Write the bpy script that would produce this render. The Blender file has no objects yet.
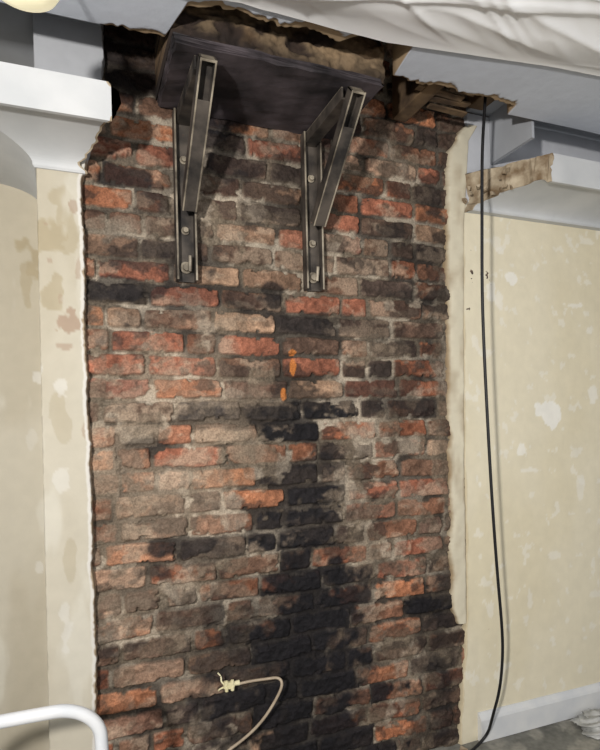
import bpy, bmesh, math, random
import numpy as np
from mathutils import Matrix, Vector
random.seed(4); RNG=np.random.RandomState(7)
sc=bpy.context.scene
sc.view_settings.view_transform='Standard'
# ------------------------------------------------------------------ camera
CAMY=1.9; CAMZ=1.27; F=575.0; CY=425.0
YAW=math.radians(21.5); ROLL=math.radians(1.3)
M=Matrix.Rotation(-YAW,4,'Z')@Matrix.Rotation(math.pi/2,4,'X')@Matrix.Rotation(-ROLL,4,'Z')
cd=bpy.data.cameras.new('camera'); cam=bpy.data.objects.new('camera',cd); sc.collection.objects.link(cam)
cam.matrix_world=Matrix.Translation((0,-CAMY,CAMZ))@M
cd.sensor_width=36; cd.lens=F/750*36; cd.shift_y=(CY-375)/750; cd.clip_start=0.02
sc.camera=cam
def ray(x,y): return (M.to_3x3()@Vector(((x-300)/F,-(y-CY)/F,-1)))
def P(x,y,p=0.0):
    d=ray(x,y); t=(CAMY-p)/d.y; return Vector((0,-CAMY,CAMZ))+d*t
def PZ(x,y,z):
    d=ray(x,y); t=(z-CAMZ)/d.z; return Vector((0,-CAMY,CAMZ))+d*t
# ------------------------------------------------------------------ helpers
def lin(r,g,b):
    f=lambda c:(c/255/12.92) if c/255<=0.04045 else ((c/255+0.055)/1.055)**2.4
    return np.array([f(r),f(g),f(b)])
TAB=[RNG.rand(256,256) for _ in range(12)]
def vn(x,y,s=0):
    T=TAB[s%12]; xi=np.floor(x).astype(int); yi=np.floor(y).astype(int); fx=x-xi; fy=y-yi
    fx=fx*fx*(3-2*fx); fy=fy*fy*(3-2*fy)
    a=T[xi&255,yi&255]; b=T[(xi+1)&255,yi&255]; c=T[xi&255,(yi+1)&255]; d=T[(xi+1)&255,(yi+1)&255]
    return (a*(1-fx)+b*fx)*(1-fy)+(c*(1-fx)+d*fx)*fy
def fbm(x,y,s=0,o=4):
    v=0;a=.5;t=0
    for i in range(o):
        v=v+a*vn(x*2**i+i*17.3,y*2**i+i*9.1,s+i); t+=a; a*=.5
    return v/t
def ss(a,b,x):
    t=np.clip((x-a)/(b-a),0,1); return t*t*(3-2*t)
def mixc(c,d,t):
    t=np.asarray(t)[...,None]; return c*(1-t)+d*t
def link(o): sc.collection.objects.link(o); return o
def grid_mesh(name,V,C,mat,smooth=True):
    n,m,_=V.shape
    idx=np.arange(n*m).reshape(n,m)
    q=np.stack([idx[:-1,:-1],idx[1:,:-1],idx[1:,1:],idx[:-1,1:]],-1).reshape(-1,4)
    me=bpy.data.meshes.new(name)
    me.vertices.add(n*m); me.vertices.foreach_set('co',V.reshape(-1).astype(np.float32))
    me.loops.add(q.size); me.loops.foreach_set('vertex_index',q.reshape(-1).astype(np.int32))
    me.polygons.add(len(q)); me.polygons.foreach_set('loop_start',(np.arange(len(q))*4).astype(np.int32))
    me.polygons.foreach_set('loop_total',np.full(len(q),4,np.int32))
    me.update(); me.validate()
    if smooth: me.polygons.foreach_set('use_smooth',np.ones(len(q),bool))
    if C is not None:
        a=me.color_attributes.new('Col','FLOAT_COLOR','POINT')
        cc=np.concatenate([np.clip(C,0,1),np.ones((n,m,1))],-1)
        a.data.foreach_set('color',cc.reshape(-1).astype(np.float32))
    me.materials.append(mat)
    return link(bpy.data.objects.new(name,me))
def mat_attr(name,rough=.85,nscale=60,var=.25,bump=.3,bdist=.004,spec=.3):
    m=bpy.data.materials.new(name); m.use_nodes=True; nt=m.node_tree; b=nt.nodes['Principled BSDF']
    at=nt.nodes.new('ShaderNodeAttribute'); at.attribute_name='Col'
    tc=nt.nodes.new('ShaderNodeTexCoord'); n=nt.nodes.new('ShaderNodeTexNoise'); n.inputs['Scale'].default_value=nscale; n.inputs['Detail'].default_value=6
    nt.links.new(tc.outputs['Object'],n.inputs['Vector'])
    mr=nt.nodes.new('ShaderNodeMapRange'); mr.inputs[1].default_value=.3; mr.inputs[2].default_value=.7; mr.inputs[3].default_value=1-var; mr.inputs[4].default_value=1+var
    nt.links.new(n.outputs[0],mr.inputs[0])
    mx=nt.nodes.new('ShaderNodeVectorMath'); mx.operation='SCALE'
    nt.links.new(at.outputs['Color'],mx.inputs[0]); nt.links.new(mr.outputs[0],mx.inputs['Scale'])
    nt.links.new(mx.outputs[0],b.inputs['Base Color'])
    bp=nt.nodes.new('ShaderNodeBump'); bp.inputs['Strength'].default_value=bump; bp.inputs['Distance'].default_value=bdist
    nt.links.new(n.outputs[0],bp.inputs['Height']); nt.links.new(bp.outputs[0],b.inputs['Normal'])
    b.inputs['Roughness'].default_value=rough; b.inputs['Specular IOR Level'].default_value=spec
    return m
def mat_noise(name,c1,c2,scale=12,rough=.8,metal=0,bump=.2,bdist=.003,lo=.35,hi=.65,spec=.4):
    m=bpy.data.materials.new(name); m.use_nodes=True; nt=m.node_tree; b=nt.nodes['Principled BSDF']
    tc=nt.nodes.new('ShaderNodeTexCoord'); n=nt.nodes.new('ShaderNodeTexNoise'); n.inputs['Scale'].default_value=scale; n.inputs['Detail'].default_value=8
    nt.links.new(tc.outputs['Object'],n.inputs['Vector'])
    cr=nt.nodes.new('ShaderNodeValToRGB'); e=cr.color_ramp.elements
    e[0].position=lo; e[1].position=hi; e[0].color=(*lin(*c1),1); e[1].color=(*lin(*c2),1)
    nt.links.new(n.outputs[0],cr.inputs[0]); nt.links.new(cr.outputs[0],b.inputs['Base Color'])
    bp=nt.nodes.new('ShaderNodeBump'); bp.inputs['Strength'].default_value=bump; bp.inputs['Distance'].default_value=bdist
    nt.links.new(n.outputs[0],bp.inputs['Height']); nt.links.new(bp.outputs[0],b.inputs['Normal'])
    b.inputs['Roughness'].default_value=rough; b.inputs['Metallic'].default_value=metal; b.inputs['Specular IOR Level'].default_value=spec
    return m
def bm_obj(name,bm,mat,parent=None,smooth=False,bevel=0):
    bmesh.ops.recalc_face_normals(bm,faces=bm.faces)
    me=bpy.data.meshes.new(name); bm.to_mesh(me); bm.free()
    for mm in (mat if isinstance(mat,list) else [mat]): me.materials.append(mm)
    if smooth:
        for f in me.polygons: f.use_smooth=True
    o=link(bpy.data.objects.new(name,me))
    if bevel:
        b=o.modifiers.new('b','BEVEL'); b.width=bevel; b.segments=2
    if parent: o.parent=parent
    return o
def add_box(bm,c,s,rot=None,jit=0,mi=0):
    r=bmesh.ops.create_cube(bm,size=1)
    vs=r['verts']; R=rot if rot is not None else Matrix.Identity(3)
    for v in vs:
        l=Vector((v.co.x*s[0],v.co.y*s[1],v.co.z*s[2]))
        if jit: l+=Vector([random.uniform(-jit,jit) for _ in range(3)])
        v.co=R@l+Vector(c)
    for f in set(f for v in vs for f in v.link_faces): f.material_index=mi
def empty(name,loc=(0,0,0)):
    e=bpy.data.objects.new(name,None); e.location=loc; e.empty_display_size=.05; return link(e)
def tube(name,pts,r,mat,parent=None,smooth=True):
    cu=bpy.data.curves.new(name,'CURVE'); cu.dimensions='3D'; cu.bevel_depth=r; cu.bevel_resolution=4; cu.use_fill_caps=True
    s=cu.splines.new('NURBS' if smooth else 'POLY'); s.points.add(len(pts)-1)
    for i,p in enumerate(pts): s.points[i].co=(*p,1)
    if smooth: s.use_endpoint_u=True; s.order_u=3; s.resolution_u=8
    o=link(bpy.data.objects.new(name+'_c',cu))
    dg=bpy.context.evaluated_depsgraph_get(); me=bpy.data.meshes.new_from_object(o.evaluated_get(dg))
    bpy.data.objects.remove(o); me.materials.clear(); me.materials.append(mat)
    for f in me.polygons: f.use_smooth=True
    o=link(bpy.data.objects.new(name,me))
    if parent: o.parent=parent
    return o
# ------------------------------------------------------------------ brick wall
x0,x1,z0,z1=-.03,1.62,0.0,2.86; st=.0038
xs=np.arange(x0,x1,st); zs=np.arange(z0,z1,st)
X,Z=np.meshgrid(xs,zs,indexing='ij')
CH=.0755
xw=X+(fbm(X*7,Z*7,1)-.5)*.018+(fbm(X*45,Z*45,4,2)-.5)*.008
zw=Z+(fbm(X*5,Z*6,2)-.5)*.020+(fbm(X*40,Z*40,5,2)-.5)*.007
J=np.floor(zw/CH).astype(int); J=np.clip(J,0,int(z1/CH)+1)
nj=J.max()+1
pal=[((142,87,61),4),((150,95,65),3),((122,84,63),4),((108,80,63),4),((94,74,61),3),((138,108,86),3),((76,62,54),2.2),((156,125,100),2),((162,108,74),1)]
pc=np.array([lin(*p[0]) for p in pal]); pw=np.array([p[1] for p in pal]); pw=pw/pw.sum()
bounds=[];cols=[];offs=[];rnd=[]
for j in range(nj):
    b=[-.35+(0 if j%2 else .1125)+RNG.uniform(-.03,.03)]
    while b[-1]<1.9:
        xx=b[-1]
        header=RNG.rand()<(.6 if (xx<.30 and j<17) else (.16 if j%5 else .4))
        b.append(xx+(.1125 if header else .228)+RNG.uniform(-.006,.006))
    bounds.append(np.array(b)); n=len(b)
    cols.append(pc[RNG.choice(len(pc),n,p=pw)]*RNG.uniform(.85,1.25,(n,1)))
    offs.append(RNG.uniform(-.006,.005,n)); rnd.append(RNG.rand(n))
def setb(px,py,c,k=1.1):
    w=P(px,py); j=int(w.z/CH); b=bounds[j]; i=np.searchsorted(b,w.x)-1; cols[j][i]=lin(*c)*k
BLK=(28,26,28); ORG=(168,109,75); RED=(142,87,65); PNK=(166,132,108); GRY=(116,107,95); BRN=(94,72,59)
for a in [(280,490,BLK),(322,486,BLK),(256,515,BLK),(298,512,BLK),(330,530,BLK),(300,536,BLK),(262,537,BLK),(176,546,BLK),(155,548,BLK),
 (415,606,BLK),(437,602,BLK),(305,420,BLK),(272,418,(50,44,42)),(305,440,BLK),(225,420,(60,56,55)),(290,465,(48,40,36)),(320,462,(56,44,38)),
 (140,130,ORG),(132,152,RED),(150,155,RED),(383,112,ORG),(406,118,ORG),(350,158,PNK),(380,162,PNK),(120,290,(52,44,38)),(105,285,(60,50,40)),
 (300,370,ORG),(270,350,RED),(320,372,RED),(225,345,RED),(160,370,(134,88,68)),(200,372,RED),(115,370,RED),(112,395,RED),(118,545,ORG),(112,572,PNK),(150,620,ORG),
 (152,668,PNK),(150,692,ORG),(186,684,PNK),(118,720,(130,94,76)),(383,672,ORG),(380,590,ORG),(378,567,RED),(345,500,RED),(385,505,RED),(410,484,RED),(400,440,RED),
 (180,470,PNK),(170,448,RED),(120,445,GRY),(115,600,PNK),(235,494,ORG),(360,302,RED),(410,305,(128,92,72)),(310,300,RED),(200,290,RED),(145,345,RED),(150,395,(126,86,70)),
 (270,145,RED),(250,165,BRN),(400,212,RED),(430,210,ORG),(320,215,RED),(345,245,(120,84,70)),(210,205,(120,80,64)),(285,248,(134,88,68)),(150,262,RED),(430,170,RED),
 (430,330,(96,74,62)),(335,345,BRN),(405,330,BRN),(330,325,(70,60,54)),(345,393,BRN),(395,395,RED),(250,395,(106,80,66)),(395,540,RED),(375,485,RED),(430,520,(112,88,74))]:
    setb(*a)
C=np.zeros(X.shape+(3,)); D=np.zeros(X.shape); OFF=np.zeros(X.shape); TX=np.zeros(X.shape); BR=np.zeros(X.shape)
for j in range(nj):
    m=J==j
    if not m.any(): continue
    b=bounds[j]; xx=xw[m]; i=np.clip(np.searchsorted(b,xx)-1,0,len(b)-2)
    dx=np.minimum(xx-b[i],b[i+1]-xx); zf=zw[m]-j*CH; dz=np.minimum(zf,CH-zf)
    D[m]=np.minimum(dx,dz)-np.exp(-np.abs(dx-dz)/.006)*.003
    C[m]=cols[j][i]; OFF[m]=offs[j][i]; TX[m]=i*1.7+j*3.1; BR[m]=rnd[j][i]
mw=.0028+fbm(X*6,Z*6,3)*.005+ss(.62,.75,fbm(X*30,Z*30,8,3))*.010
t=ss(0,.004,D-mw)
v1=fbm(X*14+TX,Z*22+TX,2); v2=fbm(X*55,Z*60,6,3); v3=fbm(X*110,Z*120,9,2)
C=C*(.5+.9*v1)[...,None]*(.55+.9*v2)[...,None]*(.8+.4*v3)[...,None]
dust=ss(.52,.66,fbm(X*9+TX*.3,Z*18,8)+.25*(v2-.5)+.1*(v3-.5))*.55
C=mixc(C,lin(158,138,117),dust*t)
C=mixc(C,lin(46,39,35),ss(.53,.63,fbm(X*7+3,Z*11+8,5)+.3*(v2-.5)+.14*(BR-.5))*.75*t)
mort=lin(104,93,79)*(.5+.9*fbm(X*20,Z*20,1))[...,None]*(.7+.6*vn(X*180,Z*180,3))[...,None]
mort=mixc(mort,lin(184,171,152),ss(.49,.59,fbm(X*9,Z*18,9)+.2*(v2-.5))*.65)
mort=mixc(mort,lin(44,38,34),ss(.50,.61,fbm(X*5+9,Z*5,4))*.8)
C=mixc(mort,C,t)
def blob(px,py,rx,ry,pw_=1.0,nz=.5,fr=12,sd=0,br=0.0,e=(1.06,.92)):
    c=P(px,py); s=F/((M.to_3x3().inverted()@(c-Vector((0,-CAMY,CAMZ)))).z*-1)
    r=np.sqrt(((X-c.x)/(rx/s*1.06))**2+((Z-c.z)/(ry/s))**2)
    r=r+(fbm(X*fr,Z*fr,sd,6)-.5)*2*nz+(BR-.5)*br
    return ss(e[0],e[1],r)*pw_
sm=ss(.60,.64,fbm(X*8,Z*11,7,6))*.8
for a in [(140,480,55,22,.7),(255,455,35,20,.9),(352,475,13,50,.9),(230,500,14,30,.8),(110,520,18,40,.5),(180,585,36,16,.6),(440,400,10,120,.8),(405,500,25,20,.45),
          (345,660,20,36,.75),(170,640,30,16,.45),(365,570,13,60,.7),(375,350,26,12,.6),(225,320,30,12,.6),(130,230,28,12,.6),(230,560,26,14,.6),(410,690,34,20,.6),(280,135,22,22,.7),(385,150,16,26,.5),(200,180,26,9,.5),(98,350,9,60,.6),(120,700,12,40,.4),(395,640,26,18,.5),(325,200,16,24,.5),(225,400,40,8,.5)]:
    sm=np.maximum(sm,blob(*a,nz=1.0,fr=16,sd=3,br=.5))
sm=sm*(1-.45*t*ss(.35,.6,fbm(X*18,Z*18,5)))
smc=lin(110,97,81)*(.4+1.1*fbm(X*16,Z*16,2))[...,None]*(.7+.6*vn(X*150,Z*150,5))[...,None]
smc=mixc(smc,lin(176,162,143),ss(.52,.64,fbm(X*10+4,Z*10,6)+.2*(v2-.5))*.6)
C=mixc(C,smc,sm*.9)
C=mixc(C,lin(158,140,119),blob(150,510,85,110,.24,nz=1.1,fr=12,sd=5,br=.7))
C=mixc(C,lin(158,138,117),blob(190,420,70,60,.15,nz=1.1,fr=12,sd=2,br=.7))
hz=np.zeros(X.shape)
for a in [(305,660,95,125,.7,.7),(300,500,60,90,.42,.8),(436,640,24,130,.5,.7),(430,300,24,120,.3,.8),(240,140,110,60,.45,.6),(120,230,40,120,.3,.8),(210,690,60,70,.5,.8)]:
    hz=np.maximum(hz,blob(*a[:5],nz=a[5],fr=11,sd=1,br=.6,e=(1.3,.5)))
C=mixc(C,lin(36,31,31)*(.5+v2)[...,None],hz*(.55+.45*ss(.4,.6,v1)))
so=np.zeros(X.shape)
for a in [(306,640,48,86,1.,.7),(305,576,42,26,.94,.9),(296,740,80,60,.96,.9),(235,640,22,30,.6,1.),(228,718,28,40,.7,1.),(348,602,20,32,.9,1.),(292,515,40,34,.3,1.),
          (306,428,12,24,.9,.6),(275,418,22,8,.8,.6),(175,545,24,9,.9,.6),(155,572,20,10,.6,.9),(418,605,32,9,.9,.5),(315,462,26,9,.6,.8),
          (215,118,48,20,.92,.7),(290,108,50,24,.85,.9),(235,118,20,14,.9,.5),(110,180,26,12,.9,.6),(120,288,32,10,.8,.6),(250,302,24,8,.6,.7),(272,298,9,12,.85,.5),
          (130,60,40,40,.85,.6),(442,600,14,40,.6,.9),(440,700,14,40,.6,1.),(210,155,34,24,.6,.9),(330,150,20,34,.5,.9),(395,405,44,12,.45,1.),(435,270,14,60,.4,1.),(425,412,12,12,.8,.6),(235,420,40,8,.5,.6),(200,560,30,10,.55,.9),(185,245,20,60,.5,.9),
          (325,322,40,9,.55,.7),(160,210,40,16,.4,1.),(400,250,36,18,.35,1.),(415,725,20,16,.6,.9),(175,610,24,12,.4,1.),(345,400,26,8,.45,.7),(100,650,10,40,.4,.9),(150,445,16,7,.5,.7),(380,330,40,10,.4,1.),(150,320,30,10,.35,1.),(125,250,24,14,.35,1.)]:
    so=np.maximum(so,blob(*a[:5],nz=a[5],fr=18,sd=8,br=1.1,e=(1.2,.80)))
so=so*(.86+.14*t)
C=mixc(C,lin(23,21,24)*(.5+v2)[...,None],so)
C*=1-.25*ss(.42,.66,fbm(X*3,Z*3,11))[...,None]
for a in [(291,353,4,3),(291,368,3,8),(283,394,3,6)]:
    C=mixc(C,lin(190,112,40),blob(*a,.7,nz=.35,fr=40,sd=2))
C=mixc(C,C.mean(-1,keepdims=True)*np.array([1.08,1.0,.9]),.07+0*t)
C*=1.14
H=t*(.013+OFF)+(v2-.5)*.009*(.4+t)+(v1-.5)*.007*t+(v3-.5)*.003
H=H*(1-sm)+sm*np.maximum(H,.011+(fbm(X*25,Z*25,2)-.5)*.022+(v3-.5)*.003)
V=np.stack([X,-H,Z],-1)
m_brick=mat_attr('old_brick',.8,170,.3,.7,.004,.25)
wall_b=grid_mesh('wall_back',V,C,m_brick)
# ------------------------------------------------------------------ plaster walls
m_pl=mat_attr('painted_plaster',.75,25,.03,.3,.004,.3)
def edgefn(pts,p,jit,sd):
    w=[P(a,b,p) for a,b in pts]; zz=np.array([q.z for q in w])[::-1]; xx=np.array([q.x for q in w])[::-1]
    def f(z):
        return np.interp(z,zz,xx)+(fbm(z*14,z*0+sd,3)-.5)*jit*2+(vn(z*120,z*0+sd,5)-.5)*jit*.6
    return f
def wallgrid(name,ef,far,p,colf,ztop,step=.007,pier=None):
    zz=np.arange(0,ztop+.001,step); e=ef(zz)
    n=int(abs(far-.7)/step); tt=np.linspace(0,1,n)**1.3
    XX=e[None,:]+(far-e[None,:])*tt[:,None]; ZZ=np.repeat(zz[None,:],n,0)
    d=np.abs(XX-e[None,:])
    pp=p*ss(-.004,.006,d)
    if pier is not None: pp=pp-pier[1]*ss(pier[0],pier[0]-.010,XX)
    Y=-(pp+(fbm(XX*4,ZZ*4,2)-.5)*.008+(fbm(XX*25,ZZ*25,6,2)-.5)*.0014)
    CC=colf(XX,ZZ,d)
    V=np.stack([XX,Y,ZZ],-1)
    rim=V[0:1].copy(); rim[...,1]=.02
    V=np.concatenate([rim,V],0); CC=np.concatenate([CC[0:1]*.5,CC],0)
    return grid_mesh(name,V,CC,m_pl)
TAN=lin(150,130,102)
def spots(XX,ZZ,L,fr=22):
    s=np.zeros(XX.shape)
    for (a,b,rx,ry,k) in L:
        c=P(a,b,.025); sl=F/((M.to_3x3().inverted()@(c-Vector((0,-CAMY,CAMZ)))).z*-1)
        r=np.sqrt(((XX-c.x)/(rx/sl))**2+((ZZ-c.z)/(ry/sl))**2)+(fbm(XX*fr,ZZ*fr,4)-.5)*2.4
        s=np.maximum(s,ss(1.0,.8,r)*k)
    return s
PIERX=-.086; RD=.27
def col_left(XX,ZZ,d):
    c=np.ones(XX.shape+(3,))*lin(188,181,164)
    c=mixc(c,lin(174,165,145),ss(.45,.7,fbm(XX*6,ZZ*2,1))*.6)
    c=mixc(c,lin(158,144,114),spots(XX,ZZ,[(40,240,22,40,.7),(55,280,12,40,.6),(20,260,8,30,.5),(65,230,10,40,.5),(60,200,16,10,.5),(60,420,8,20,.35),(70,560,6,30,.35)],12))
    c=mixc(c,lin(204,200,187),ss(.56,.7,fbm(XX*12,ZZ*4,5))*.5)
    c=mixc(c,lin(206,203,195),spots(XX,ZZ,[(30,370,9,7,.6),(60,390,6,10,.6),(35,590,7,10,.5),(62,480,8,14,.5),(25,440,6,10,.3),(65,640,6,30,.5)]))
    c=mixc(c,lin(156,132,112),spots(XX,ZZ,[(72,325,12,10,.8),(68,347,8,5,.6),(46,226,4,3,.5),(50,262,3,4,.5),(60,300,3,6,.4),(74,210,4,6,.6),(78,270,4,10,.5),(84,430,3,8,.5)]))
    c=mixc(c,lin(206,202,194),ss(.018,.013,d))
    c=mixc(c,TAN,ss(.009,.003,d+(fbm(XX*40,ZZ*40,2)-.5)*.02)*.9)
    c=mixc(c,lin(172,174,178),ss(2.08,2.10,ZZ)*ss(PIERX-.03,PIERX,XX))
    return c
def col_right(XX,ZZ,d):
    c=np.ones(XX.shape+(3,))*lin(220,211,186)
    c=mixc(c,lin(213,202,172),ss(.4,.7,fbm(XX*3,ZZ*1.5,1))*.6)
    c=mixc(c,lin(234,231,222),spots(XX,ZZ,[(548,412,16,13,.9),(520,452,7,6,.7),(512,278,9,5,.8),(500,300,5,10,.5),(572,305,12,3,.6),(492,292,4,8,.6),(592,395,8,8,.6),(480,485,5,6,.6),(530,470,12,3,.5),(580,490,6,12,.4),(500,250,6,3,.5),(590,330,4,3,.5),(555,555,8,4,.4),(530,600,4,10,.4)]))
    c=mixc(c,lin(230,226,214),ss(.69,.71,fbm(XX*22,ZZ*22,6,5))*.5)
    c=mixc(c,lin(186,168,132),ss(.014,.004,d+(fbm(XX*30,ZZ*20,2)-.5)*.014)*.6)
    c=mixc(c,lin(190,192,197),ss(2.13,2.15,ZZ))
    return c
efL=edgefn([(104,20),(104,110),(83,178),(86,300),(90,420),(94,560),(98,750),(101,830)],.04,.006,3)
efR=edgefn([(468,60),(465,140),(462,215),(463,420),(466,560),(466,620),(460,740)],.02,.004,9)
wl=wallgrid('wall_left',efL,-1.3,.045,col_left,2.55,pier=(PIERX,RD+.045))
wr=wallgrid('wall_right',efR,3.2,.022,col_right,2.5)
zz=np.arange(P(462,625,.03).z,P(462,122,.03).z,.0045)
e0=edgefn([(470,122),(458,134),(449,150),(448,300),(450,450),(453,600),(460,625)],.03,.008,4)(zz)+(fbm(zz*9,zz*0,7)-.5)*.02; e1=edgefn([(480,122),(470,140),(465,220),(465,450),(468,625)],.03,.002,6)(zz)
e0=np.minimum(e0,e1-.012)
prof=np.array([-.01,.010,.018,.021,.0225,.0235,.024,.0242,.0242,.024,.0225]); U=np.array([0,.02,.08,.16,.25,.45,.65,.8,.92,.97,1.0])
XX=e0[None,:]*(1-U[:,None])+e1[None,:]*U[:,None]; ZZ=np.repeat(zz[None],len(U),0)
Y=-(prof[:,None]+(fbm(XX*20,ZZ*8,3)-.5)*.008+(fbm(XX*60,ZZ*40,5)-.5)*.004)
CC=mixc(np.ones(XX.shape+(3,))*lin(206,198,176),TAN,np.clip((np.array([1,.9,.7,.4,.1,0,0,0,.1,.25,.4]))[:,None]+(fbm(XX*30,ZZ*12,4)-.5)*1.6,0,1))
grid_mesh('trim_1',np.stack([XX,Y,ZZ],-1),CC,m_pl)
# ------------------------------------------------------------------ covings
m_cov=mat_noise('coving_paint',(188,190,191),(202,203,203),6,.7,0,.15)
m_cut=mat_noise('broken_plaster',(118,98,74),(190,176,152),18,.95,0,.7,.008)
def coving(name,prof,xend,xfar,skew,sd,corner=None):
    n=len(prof); sgn=1 if xfar>xend else -1
    pr=[]
    for i in range(n):
        a=prof[i]; b=prof[(i+1)%n]; L=math.hypot(a[0]-b[0],a[1]-b[1]); k=max(1,int(L/.010))
        for q in range(k): pr.append((a[0]+(b[0]-a[0])*q/k,a[1]+(b[1]-a[1])*q/k))
    n=len(pr); bm=bmesh.new(); rings=[]
    pa=np.array(pr); nzz=(fbm(pa[:,0]*30,pa[:,1]*30,sd)-.5)*.06+(vn(pa[:,0]*130,pa[:,1]*130,sd+1)-.5)*.010
    dxs=[0,.006,.02] if corner is not None else [0,.006,.04,.2,1.0]
    for k,dx in enumerate(dxs):
        r=[]
        for i,(p,z) in enumerate(pr):
            base=xend+skew*(p/.28)+float(nzz[i])
            xx=(base+sgn*dx) if k<4 else xfar
            r.append(bm.verts.new((xx,-p,z)))
        rings.append(r)
    if corner is not None:
        cx,fp,back=corner
        rings.append([bm.verts.new((cx-(p-fp),-p,z)) for p,z in pr])
        rings.append([bm.verts.new((cx-(p-fp),back,z)) for p,z in pr])
    K=len(rings)
    for k in range(K-1):
        for i in range(n):
            f=bm.faces.new([rings[k][i],rings[k][(i+1)%n],rings[k+1][(i+1)%n],rings[k+1][i]])
            if k==0 : f.material_index=1
    cap=bmesh.ops.triangulate(bm,faces=[bm.faces.new(rings[0])])
    for f in cap['faces']: f.material_index=1
    bmesh.ops.triangulate(bm,faces=[bm.faces.new(rings[-1])])
    return bm_obj(name,bm,[m_cov,m_cut])
def cprof(zb,zl,zt,pr):
    pts=[(.0,zb),(.050,zb),(.054,zb+.006)]
    for i in range(1,17):
        a=i/16*math.pi/2
        pts.append((.054+(pr-.078)*(1-math.cos(a)), zb+.008+(zl+.005-zb)*math.sin(a)))
    pts+=[(pr-.015,zl+.008),(pr-.012,zl),(pr,zl),(pr,zt),(pr-.08,zt),(0.0,zt)]
    return pts
coving('trim_2',cprof(2.045,2.10,2.205,.28),.03,-1.3,.09,3,corner=(PIERX,.045,RD+.02))
coving('trim_3',cprof(2.10,2.145,2.25,.28),1.46,3.2,.19,6)
# plain infill ceiling of the left alcove, level with the coving
bm=bmesh.new(); add_box(bm,(-.81,.02,2.16),(.98,.56,.03)); bm_obj('ceiling_alcove_left',bm,m_cov)
# ------------------------------------------------------------------ ceiling with torn opening
CZ=2.36
pe=[(105,28),(165,36),(176,20),(186,8),(235,13),(270,24),(300,30),(322,34),(336,44),(352,38),(385,42),(410,50),(392,78),(430,88),(480,98),(515,107)]
pw3=[PZ(a,b,CZ) for a,b in pe]
ex=[w.x for w in pw3]; ep=[-w.y for w in pw3]
for i in range(1,len(ex)):
    if ex[i]<=ex[i-1]: ex[i]=ex[i-1]+.004
xsn=np.unique(np.concatenate([np.arange(-1.3,3.2,.005)]))
pedge=np.interp(xsn,[-1.3,ex[0]-.01]+ex+[ex[-1]+.01,3.2],[.27,.27]+ep+[.27,.27])
inh=ss(ex[0]-.02,ex[0]+.02,xsn)*ss(ex[-1]+.02,ex[-1]-.02,xsn)
pedge+= inh*((fbm(xsn*16,xsn*0,3)-.5)*.04+(vn(xsn*90,xsn*0,2)-.5)*.012)
ds=np.array([0,.003,.006,.009,.012,.016,.02,.026,.033,.045,.06,.09,.14,.25,.5,1.0,1.8,2.9])
XX=np.repeat(xsn[:,None],len(ds),1); PP=pedge[:,None]+ds[None,:]
bw=(.004+.040*fbm(XX*14,XX*0+3,6)**1.5)*inh[:,None]
tt=ss(bw+.002,bw-.002,np.repeat(ds[None],len(xsn),0))
CC=mixc(np.ones(XX.shape+(3,))*lin(194,199,208),lin(156,134,106),tt)
ZZ=CZ+tt*.006+(fbm(XX*3,PP*3,4)-.5)*.006
V=np.stack([XX,-PP,ZZ],-1)
rim=V[:,0:1].copy(); rim[:,:,2]+=.10
V=np.concatenate([rim,V],1); CC=np.concatenate([CC[:,0:1],CC],1)
grid_mesh('ceiling',V,CC,m_pl)
m_rec=mat_noise('recess_shade_grey',(154,157,162),(166,169,174),5,.8,0,.2)  # recess shadow put into the colour, a darker grey than the ceiling
bm=bmesh.new()
add_box(bm,((-1.3+ex[0])/2,.01,2.52),(1.3+ex[0],.68,.03))
add_box(bm,((3.2+ex[-1]+.03)/2,-.14,2.52),(3.2-ex[-1]-.03,.36,.03))
add_box(bm,(1.60,-.13,2.42),(.012,.24,.22),None,.004)
bm_obj('ceiling_recess',bm,m_rec)
# ------------------------------------------------------------------ opening: joists, laths, upper breast
m_wood=mat_noise('old_joist',(54,41,32),(118,96,70),9,.9,0,.6,.006)
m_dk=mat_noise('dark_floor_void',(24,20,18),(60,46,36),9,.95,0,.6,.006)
bm=bmesh.new()
add_box(bm,(.9,-.45,2.87),(2.2,1.5,.03))
bm_obj('floorboards_above',bm,m_dk)
bm=bmesh.new()
add_box(bm,(1.50,-.30,2.60),(.07,.50,.2)); add_box(bm,(.75,-.66,2.58),(1.9,.06,.2)); add_box(bm,(.03,-.30,2.63),(.06,.60,.2))
add_box(bm,(1.16,-.32,2.50),(.06,.56,.20))
bm_obj('ceiling_joist',bm,m_wood,bevel=.004)
XL,XR=.27,.93
xs2=np.linspace(XL,XR,150); zs2=np.linspace(2.33,2.85,120); A,B=np.meshgrid(xs2,zs2,indexing='ij')
Y=-(.320+(fbm(A*10,B*10,2)-.5)*.04+(fbm(A*40,B*40,5)-.5)*.02+.010*ss(.5,.54,fbm(A*5,B*16,4)))
CC=mixc(np.ones(A.shape+(3,))*lin(104,84,62),lin(48,38,32),ss(.42,.58,fbm(A*12,B*16,4)))
CC=mixc(CC,lin(150,128,100),ss(.5,.58,fbm(A*5,B*16,4))*.6)
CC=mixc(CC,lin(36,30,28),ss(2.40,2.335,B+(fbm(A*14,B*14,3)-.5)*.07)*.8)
CC*=(.7+.6*fbm(A*50,B*50,2))[...,None]
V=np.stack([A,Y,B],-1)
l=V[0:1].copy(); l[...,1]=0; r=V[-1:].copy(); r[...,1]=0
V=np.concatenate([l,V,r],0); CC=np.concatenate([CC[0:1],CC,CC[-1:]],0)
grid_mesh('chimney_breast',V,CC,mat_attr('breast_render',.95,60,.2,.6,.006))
bm=bmesh.new()
def rr(a,b): return random.uniform(a,b)
for i in range(4):
    xx=rr(1.2,1.3); yy=.16+i*.04
    add_box(bm,(xx,-yy,2.40+rr(0,.02)),(rr(.10,.2),.026,.007),Matrix.Rotation(rr(-.1,.1),3,'Z'),.002,0)
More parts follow.
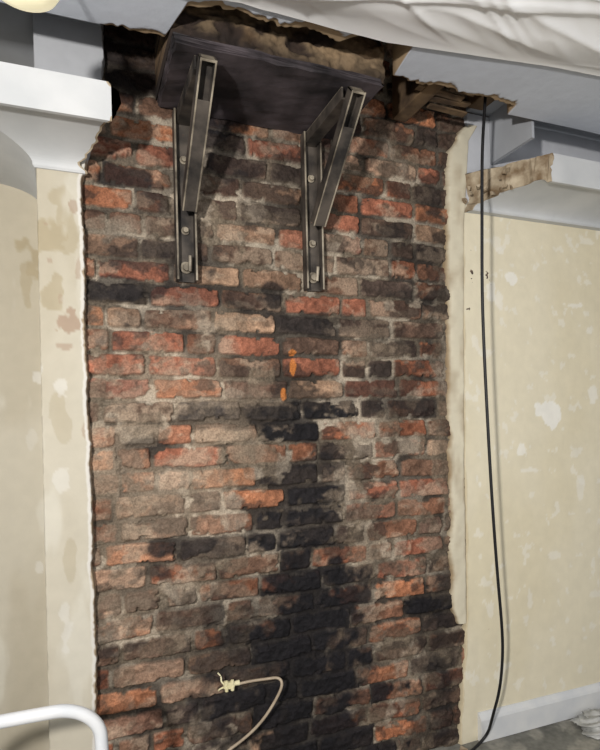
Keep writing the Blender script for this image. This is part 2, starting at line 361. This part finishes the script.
for i in range(14):
    q=rr(0,.55); add_box(bm,(1.452+q*.2+rr(-.006,.006),-(.03+q*.27),rr(2.12,2.2)+q*.05),(rr(.006,.014),rr(.01,.02),rr(.006,.012)),Matrix.Rotation(rr(0,3),3,'Z')@Matrix.Rotation(rr(-.5,.5),3,'X'),.003,1)
bm_obj('broken_lath_and_plaster',bm,[m_wood,m_cut])
# ------------------------------------------------------------------ support plate and gallows brackets
m_plate=mat_noise('sooty_plate',(34,31,33),(80,72,75),9,.7,.1,.5,.006)
m_steel=mat_noise('bracket_steel',(44,41,39),(96,88,80),14,.6,.3,.4,.003)
m_edge=mat_noise('steel_highlight',(76,68,58),(174,163,144),14,.5,.25,.3,.002)  # pale tone paints lit channel edges as highlights; the bolts share it
bm=bmesh.new(); add_box(bm,(.588,-.187,2.311),(.63,.346,.022),None,.007)
bmesh.ops.subdivide_edges(bm,edges=bm.edges,cuts=12,use_grid_fill=True)
for v in bm.verts: v.co+=Vector((rr(-.003,.003),rr(-.004,.004),rr(-.002,.001)))
bm_obj('support_plate',bm,m_plate)
def channel(bm,a,b,w,dp,th,up,mi=0,me=1):
    a=Vector(a);b=Vector(b);d=(b-a); L=d.length; d.normalize(); up=(up-d*up.dot(d)).normalized(); s=d.cross(up)
    R=Matrix((s,d,up)).transposed()
    c=(a+b)/2
    add_box(bm,c,(w,L,th),R,0,mi)
    for q in (-1,1):
        add_box(bm,c+s*q*(w/2-th/2)+up*(dp/2),(th,L,dp),R,0,mi)
        add_box(bm,c+s*q*(w/2-th/2)+up*(dp+.0008),(th,L,.0016),R,0,me)
def bracket(name,xc):
    e=empty(name,(xc,0,2.0))
    def mk(n,bm,mat):
        o=bm_obj(n,bm,mat,bevel=.0012); o.parent=e; o.matrix_parent_inverse=Matrix.Translation((-xc,0,-2.0)); return o
    bm=bmesh.new(); channel(bm,(xc,-.018,1.745),(xc,-.018,2.292),.066,.034,.006,Vector((0,-1,0)))
    mk('wall_leg',bm,[m_steel,m_edge])
    bm=bmesh.new(); channel(bm,(xc,-.02,2.260),(xc,-.330,2.260),.043,.033,.006,Vector((0,0,1)))
    mk('top_arm',bm,[m_steel,m_edge])
    bm=bmesh.new(); a=Vector((xc+.004,-.06,1.98)); b=Vector((xc+.004,-.372,2.275)); channel(bm,a,b,.046,.036,.005,Vector((0,-1,-1)))
    d=(b-a).normalized(); up=Vector((0,-1,-1)); up=(up-d*up.dot(d)).normalized(); s=d.cross(up); R=Matrix((s,d,up)).transposed()
    c2=a+d*((b-a).length*.38)+up*.034
    add_box(bm,c2,(.046,(b-a).length*.76,.004),R,0,0)
    add_box(bm,b+up*.017-d*.004,(.046,.006,.040),R,0,1)
    mk('diagonal_strut',bm,[m_steel,m_edge])
    bm=bmesh.new()
    for (yy,z_,r_) in ((-.034,1.79,.013),(-.106,1.993,.012),(-.034,1.91,.009),(-.034,2.14,.009)):
        bmesh.ops.create_cone(bm,cap_ends=True,segments=6,radius1=r_,radius2=r_,depth=.014,matrix=Matrix.Translation((xc,yy,z_))@Matrix.Rotation(math.pi/2,4,'X'))
        bmesh.ops.create_cone(bm,cap_ends=True,segments=20,radius1=r_*1.5,radius2=r_*1.5,depth=.004,matrix=Matrix.Translation((xc,yy+.007,z_))@Matrix.Rotation(math.pi/2,4,'X'))
    bmesh.ops.create_cone(bm,cap_ends=True,segments=12,radius1=.006,radius2=.006,depth=.05,matrix=Matrix.Translation((xc+.01,-.045,1.80))@Matrix.Rotation(.2,4,'X'))
    mk('fixing_bolts',bm,m_edge)
    return e
bracket('gallows_bracket',.352); bracket('gallows_bracket',.80)
# ------------------------------------------------------------------ plastic dust sheet
sp=[(186,-2),(240,4),(300,20),(340,32),(385,43),(420,48),(500,60),(560,70),(620,82)]
sw=[PZ(a,b,2.345) for a,b in sp]
sx=[w.x for w in sw]; spp=[-w.y for w in sw]
A=np.linspace(.2,3.15,420); T=np.linspace(0,1,200)**1.2
pe_=np.interp(A,sx,spp)+(fbm(A*5,A*0,4)-.5)*.015
XX=np.repeat(A[:,None],200,1); PP=pe_[:,None]+T[None,:]*1.5
def folds(ang,f1_,f2_,sd):
    ca,sa=math.cos(ang),math.sin(ang); q1=XX*ca-PP*sa; q2=XX*sa+PP*ca
    return 1-np.abs(2*fbm(q1*f1_,q2*f2_,sd,2)-1)
env=ss(0,.10,T)[None,:]
ZZ=2.352-(.004+env*(.013*folds(.15,.8,7,3)**4+.012*folds(-.25,.7,12,6)**5+.008*folds(.5,1.0,16,2)**5+.05*vn(XX*1.2,PP*1.6,8)))
m_sheet=bpy.data.materials.new('polythene_sheet'); m_sheet.use_nodes=True
b=m_sheet.node_tree.nodes['Principled BSDF']; b.inputs['Base Color'].default_value=(.95,.95,.95,1); b.inputs['Roughness'].default_value=.34
nt=m_sheet.node_tree; tr=nt.nodes.new('ShaderNodeBsdfTransparent'); mx=nt.nodes.new('ShaderNodeMixShader'); mx.inputs[0].default_value=.95
nt.links.new(tr.outputs[0],mx.inputs[1]); nt.links.new(b.outputs[0],mx.inputs[2]); nt.links.new(mx.outputs[0],nt.nodes['Material Output'].inputs[0])
grid_mesh('plastic_dust_sheet',np.stack([XX,-PP,ZZ],-1),None,m_sheet)
# ------------------------------------------------------------------ floor, baseboard
fx=np.arange(-1.3,3.2,.012); fy=np.arange(-.32,3.2,.012); A,B=np.meshgrid(fx,fy,indexing='ij')
CC=lin(118,117,110)*(.6+.7*fbm(A*5,B*5,3))[...,None]
CC=mixc(CC,lin(158,154,143),ss(.5,.65,fbm(A*14,B*14,7))*.6)
grid_mesh('floor',np.stack([A[:, ::-1],-B[:, ::-1],(fbm(A,B,2)-.5)[:, ::-1]*.002-.001],-1),CC[:, ::-1],mat_attr('dusty_concrete',.8,40,.2,.4,.004))
m_bb=mat_noise('skirting_paint',(200,202,204),(216,216,214),9,.5,0,.1)
bm=bmesh.new()
pr=[(0,0.001),(.044,.001),(.044,.085),(.040,.094),(.032,.104),(.028,.112),(0,.112)]
r0=[bm.verts.new((1.47,-a,z)) for a,z in pr]; r1=[bm.verts.new((3.2,-a,z)) for a,z in pr]
for i in range(7): bm.faces.new([r0[i],r0[(i+1)%7],r1[(i+1)%7],r1[i]])
bm.faces.new(r0); bm.faces.new(r1[::-1])
bm_obj('baseboard_right',bm,m_bb)
bm=bmesh.new()
for i in range(110):
    xx=rr(0.05,1.36); yy=.05+abs(random.gauss(0,.05)); s=rr(.006,.03)
    add_box(bm,(xx,-yy,s*.3),(s,s*rr(.6,1.4),s*.7),Matrix.Rotation(rr(0,3),3,'Z'),s*.2,0)
bm_obj('brick_rubble',bm,m_cut)
c=PZ(608,722,.02)
m_bag=mat_noise('thin_polythene',(150,150,146),(188,188,184),12,.4,0,.4,.01)
u=np.linspace(0,2*math.pi,80); v=np.linspace(0,1,30); A,B=np.meshgrid(u,v,indexing='ij')
R=.12*(1-B**2)**.5*(.7+.7*fbm(np.cos(A)*3+5,np.sin(A)*3+B*5,3))
V=np.stack([c.x+R*np.cos(A),c.y+R*np.sin(A)*.8,.002+B*.045*(.4+1.2*fbm(np.cos(A)*6+9,np.sin(A)*6+B*9,5))],-1)
grid_mesh('crumpled_plastic_bag',V,None,m_bag)
# ------------------------------------------------------------------ black hanging cable
m_blk=mat_noise('black_pvc',(18,18,20),(28,28,30),30,.5,0,.05)
q=.25
pts=[Vector((P(487,96,q).x,-q,2.50)),P(485,104,q),P(482,150,q),P(482,215,q),P(482,290,q),P(484,350,q),P(488,430,.24),P(492,500,.23),P(497,570,.21),P(502,625,.19),P(503,655,.17),P(500,690,.15),P(493,715,.13)]
pts.append(PZ(487,738,.008)); pts.append(PZ(470,752,.006))
tube('hanging_cable',pts,.0055,m_blk)
# ------------------------------------------------------------------ flex with terminal block
e=empty('electrical_flex',P(225,684,.02))
m_flex=mat_noise('flex_pvc',(150,134,114),(176,160,138),20,.5,0,.1)
m_term=mat_noise('terminal_block',(206,196,150),(226,218,182),20,.5,0,.1)
inv=Matrix.Translation(-e.location)
def par(o): o.parent=e; o.matrix_parent_inverse=inv
fl=[P(238,684,.03),P(250,681,.04),P(266,679,.06),P(279,677,.08),P(283,684,.09),P(277,698,.09),P(266,716,.08),P(254,730,.07),P(240,742,.06),P(226,752,.06)]
fe=fl[-1]; fl+=[fe+Vector((-.10,-.01,-.08)),Vector((fe.x-.16,-.10,.08)),Vector((fe.x-.14,-.16,.006)),Vector((fe.x-.02,-.26,.006))]
par(tube('flex',fl,.0048,m_flex))
bm=bmesh.new(); c=P(229,685,.03); Rr=Matrix.Rotation(.18,3,'Y')
add_box(bm,c,(.036,.018,.022),Rr)
for q in (-1,1):
    for hh in (-1,1):
        bmesh.ops.create_cone(bm,cap_ends=True,segments=12,radius1=.006,radius2=.006,depth=.016,matrix=Matrix.Translation(c+Vector((q*.010,-.006,hh*.010))))
bmesh.ops.create_cone(bm,cap_ends=True,segments=12,radius1=.007,radius2=.009,depth=.02,matrix=Matrix.Translation(c+Vector((.026,0,.002)))@Matrix.Rotation(math.pi/2,4,'Y'))
par(bm_obj('connector_block',bm,m_term,bevel=.002))
c0=P(229,685,.03)
par(tube('wire_1',[c0+Vector((-.015,0,.004)),c0+Vector((-.026,.005,.012)),c0+Vector((-.022,.012,.028)),c0+Vector((-.03,.028,.034))],.0028,m_term))
par(tube('wire_2',[c0+Vector((-.015,0,-.004)),c0+Vector((-.03,.003,-.008)),c0+Vector((-.034,.01,-.018)),c0+Vector((-.03,.028,-.024))],.0028,m_term))
# ------------------------------------------------------------------ white tubular step stool bottom-left
m_wt=mat_noise('white_enamel',(200,203,206),(214,214,214),9,.35,0,.03)
m_tread=mat_noise('grey_tread',(120,120,118),(150,150,146),30,.7,0,.3)
pS=.52
tr_=P(101,760,pS); top=P(20,718,pS)
e2=empty('step_stool',(tr_.x-.22,-pS,0)); inv2=Matrix.Translation(-e2.location)
def par2(o): o.parent=e2; o.matrix_parent_inverse=inv2
xr=tr_.x+.002; zt=top.z; w=.46; xl=xr-w; rad=.10
pts=[Vector((xr+.02,-pS-.02,0.0)),Vector((xr+.005,-pS,zt-.25))]
for i in range(0,9):
    a=i/8*math.pi/2; pts.append(Vector((xr-rad+rad*math.cos(a),-pS,zt-rad*.8+rad*.8*math.sin(a))))
for i in range(0,9):
    a=math.pi/2+i/8*math.pi/2; pts.append(Vector((xl+rad+rad*math.cos(a),-pS,zt-rad*.8+rad*.8*math.sin(a))))
pts+= [Vector((xl-.005,-pS,zt-.25)),Vector((xl-.02,-pS-.02,0))]
par2(tube('hoop_rail',pts,.0145,m_wt))
for sx_ in (xl,xr):
    par2(tube('rear_leg',[Vector((sx_,-pS+.01,.42)),Vector((sx_,-pS+.28,.0))],.012,m_wt,smooth=False))
bm=bmesh.new(); add_box(bm,((xl+xr)/2,-pS-.05,.42),(w-.03,.24,.025)); add_box(bm,((xl+xr)/2,-pS-.2,.21),(w-.03,.2,.025))
par2(bm_obj('treads',bm,m_tread,bevel=.006))
for sx_ in (xl+.01,xr-.01):
    par2(tube('front_leg',[Vector((sx_,-pS,.42)),Vector((sx_,-pS-.3,.21)),Vector((sx_,-pS-.32,0))],.012,m_wt,smooth=False))
# ------------------------------------------------------------------ pendant lamp top-left
m_shade=bpy.data.materials.new('lit_glass_shade'); m_shade.use_nodes=True
b=m_shade.node_tree.nodes['Principled BSDF']; b.inputs['Base Color'].default_value=(.9,.85,.6,1); b.inputs['Emission Color'].default_value=(1,.9,.6,1); b.inputs['Emission Strength'].default_value=.5
c=P(24,-18,.62)
bm=bmesh.new(); prof=[(0,-.035),(.035,-.032),(.062,-.018),(.072,0),(.062,.014),(.035,.022),(.012,.026),(.012,.05)]
rings=[]
for r_,z_ in prof:
    rings.append([bm.verts.new((c.x+max(r_,.001)*math.cos(k*math.tau/32),c.y+max(r_,.001)*math.sin(k*math.tau/32),c.z+z_)) for k in range(32)])
for i in range(len(rings)-1):
    for k in range(32): bm.faces.new([rings[i][k],rings[i][(k+1)%32],rings[i+1][(k+1)%32],rings[i+1][k]])
bm.faces.new(rings[0][::-1])
e3=empty('pendant_lamp',c); o=bm_obj('shade',bm,m_shade,smooth=True); o.parent=e3; o.matrix_parent_inverse=Matrix.Translation(-c)
o=tube('cord',[c+Vector((0,0,.045)),Vector((c.x,c.y,CZ))],.003,m_wt,smooth=False); o.parent=e3; o.matrix_parent_inverse=Matrix.Translation(-c)
# ------------------------------------------------------------------ lights
def area(name,loc,target,size,power,col):
    l=bpy.data.lights.new(name,'AREA'); l.size=size; l.energy=power; l.color=col
    o=link(bpy.data.objects.new(name,l)); o.location=loc
    o.rotation_euler=(Vector(target)-Vector(loc)).to_track_quat('-Z','Y').to_euler(); return o
area('work_light',(-.80,-2.35,1.62),(1.5,0,1.45),.10,72,(1,.965,.92))
area('fill_light',(1.8,-2.9,1.4),(1.2,0,1.6),1.2,16,(.98,.98,1))  # unseen fill, added to even out the falloff towards the right wall
w=bpy.data.worlds.new('w'); sc.world=w; w.use_nodes=True
w.node_tree.nodes['Background'].inputs[0].default_value=(.88,.90,.93,1); w.node_tree.nodes['Background'].inputs[1].default_value=.27
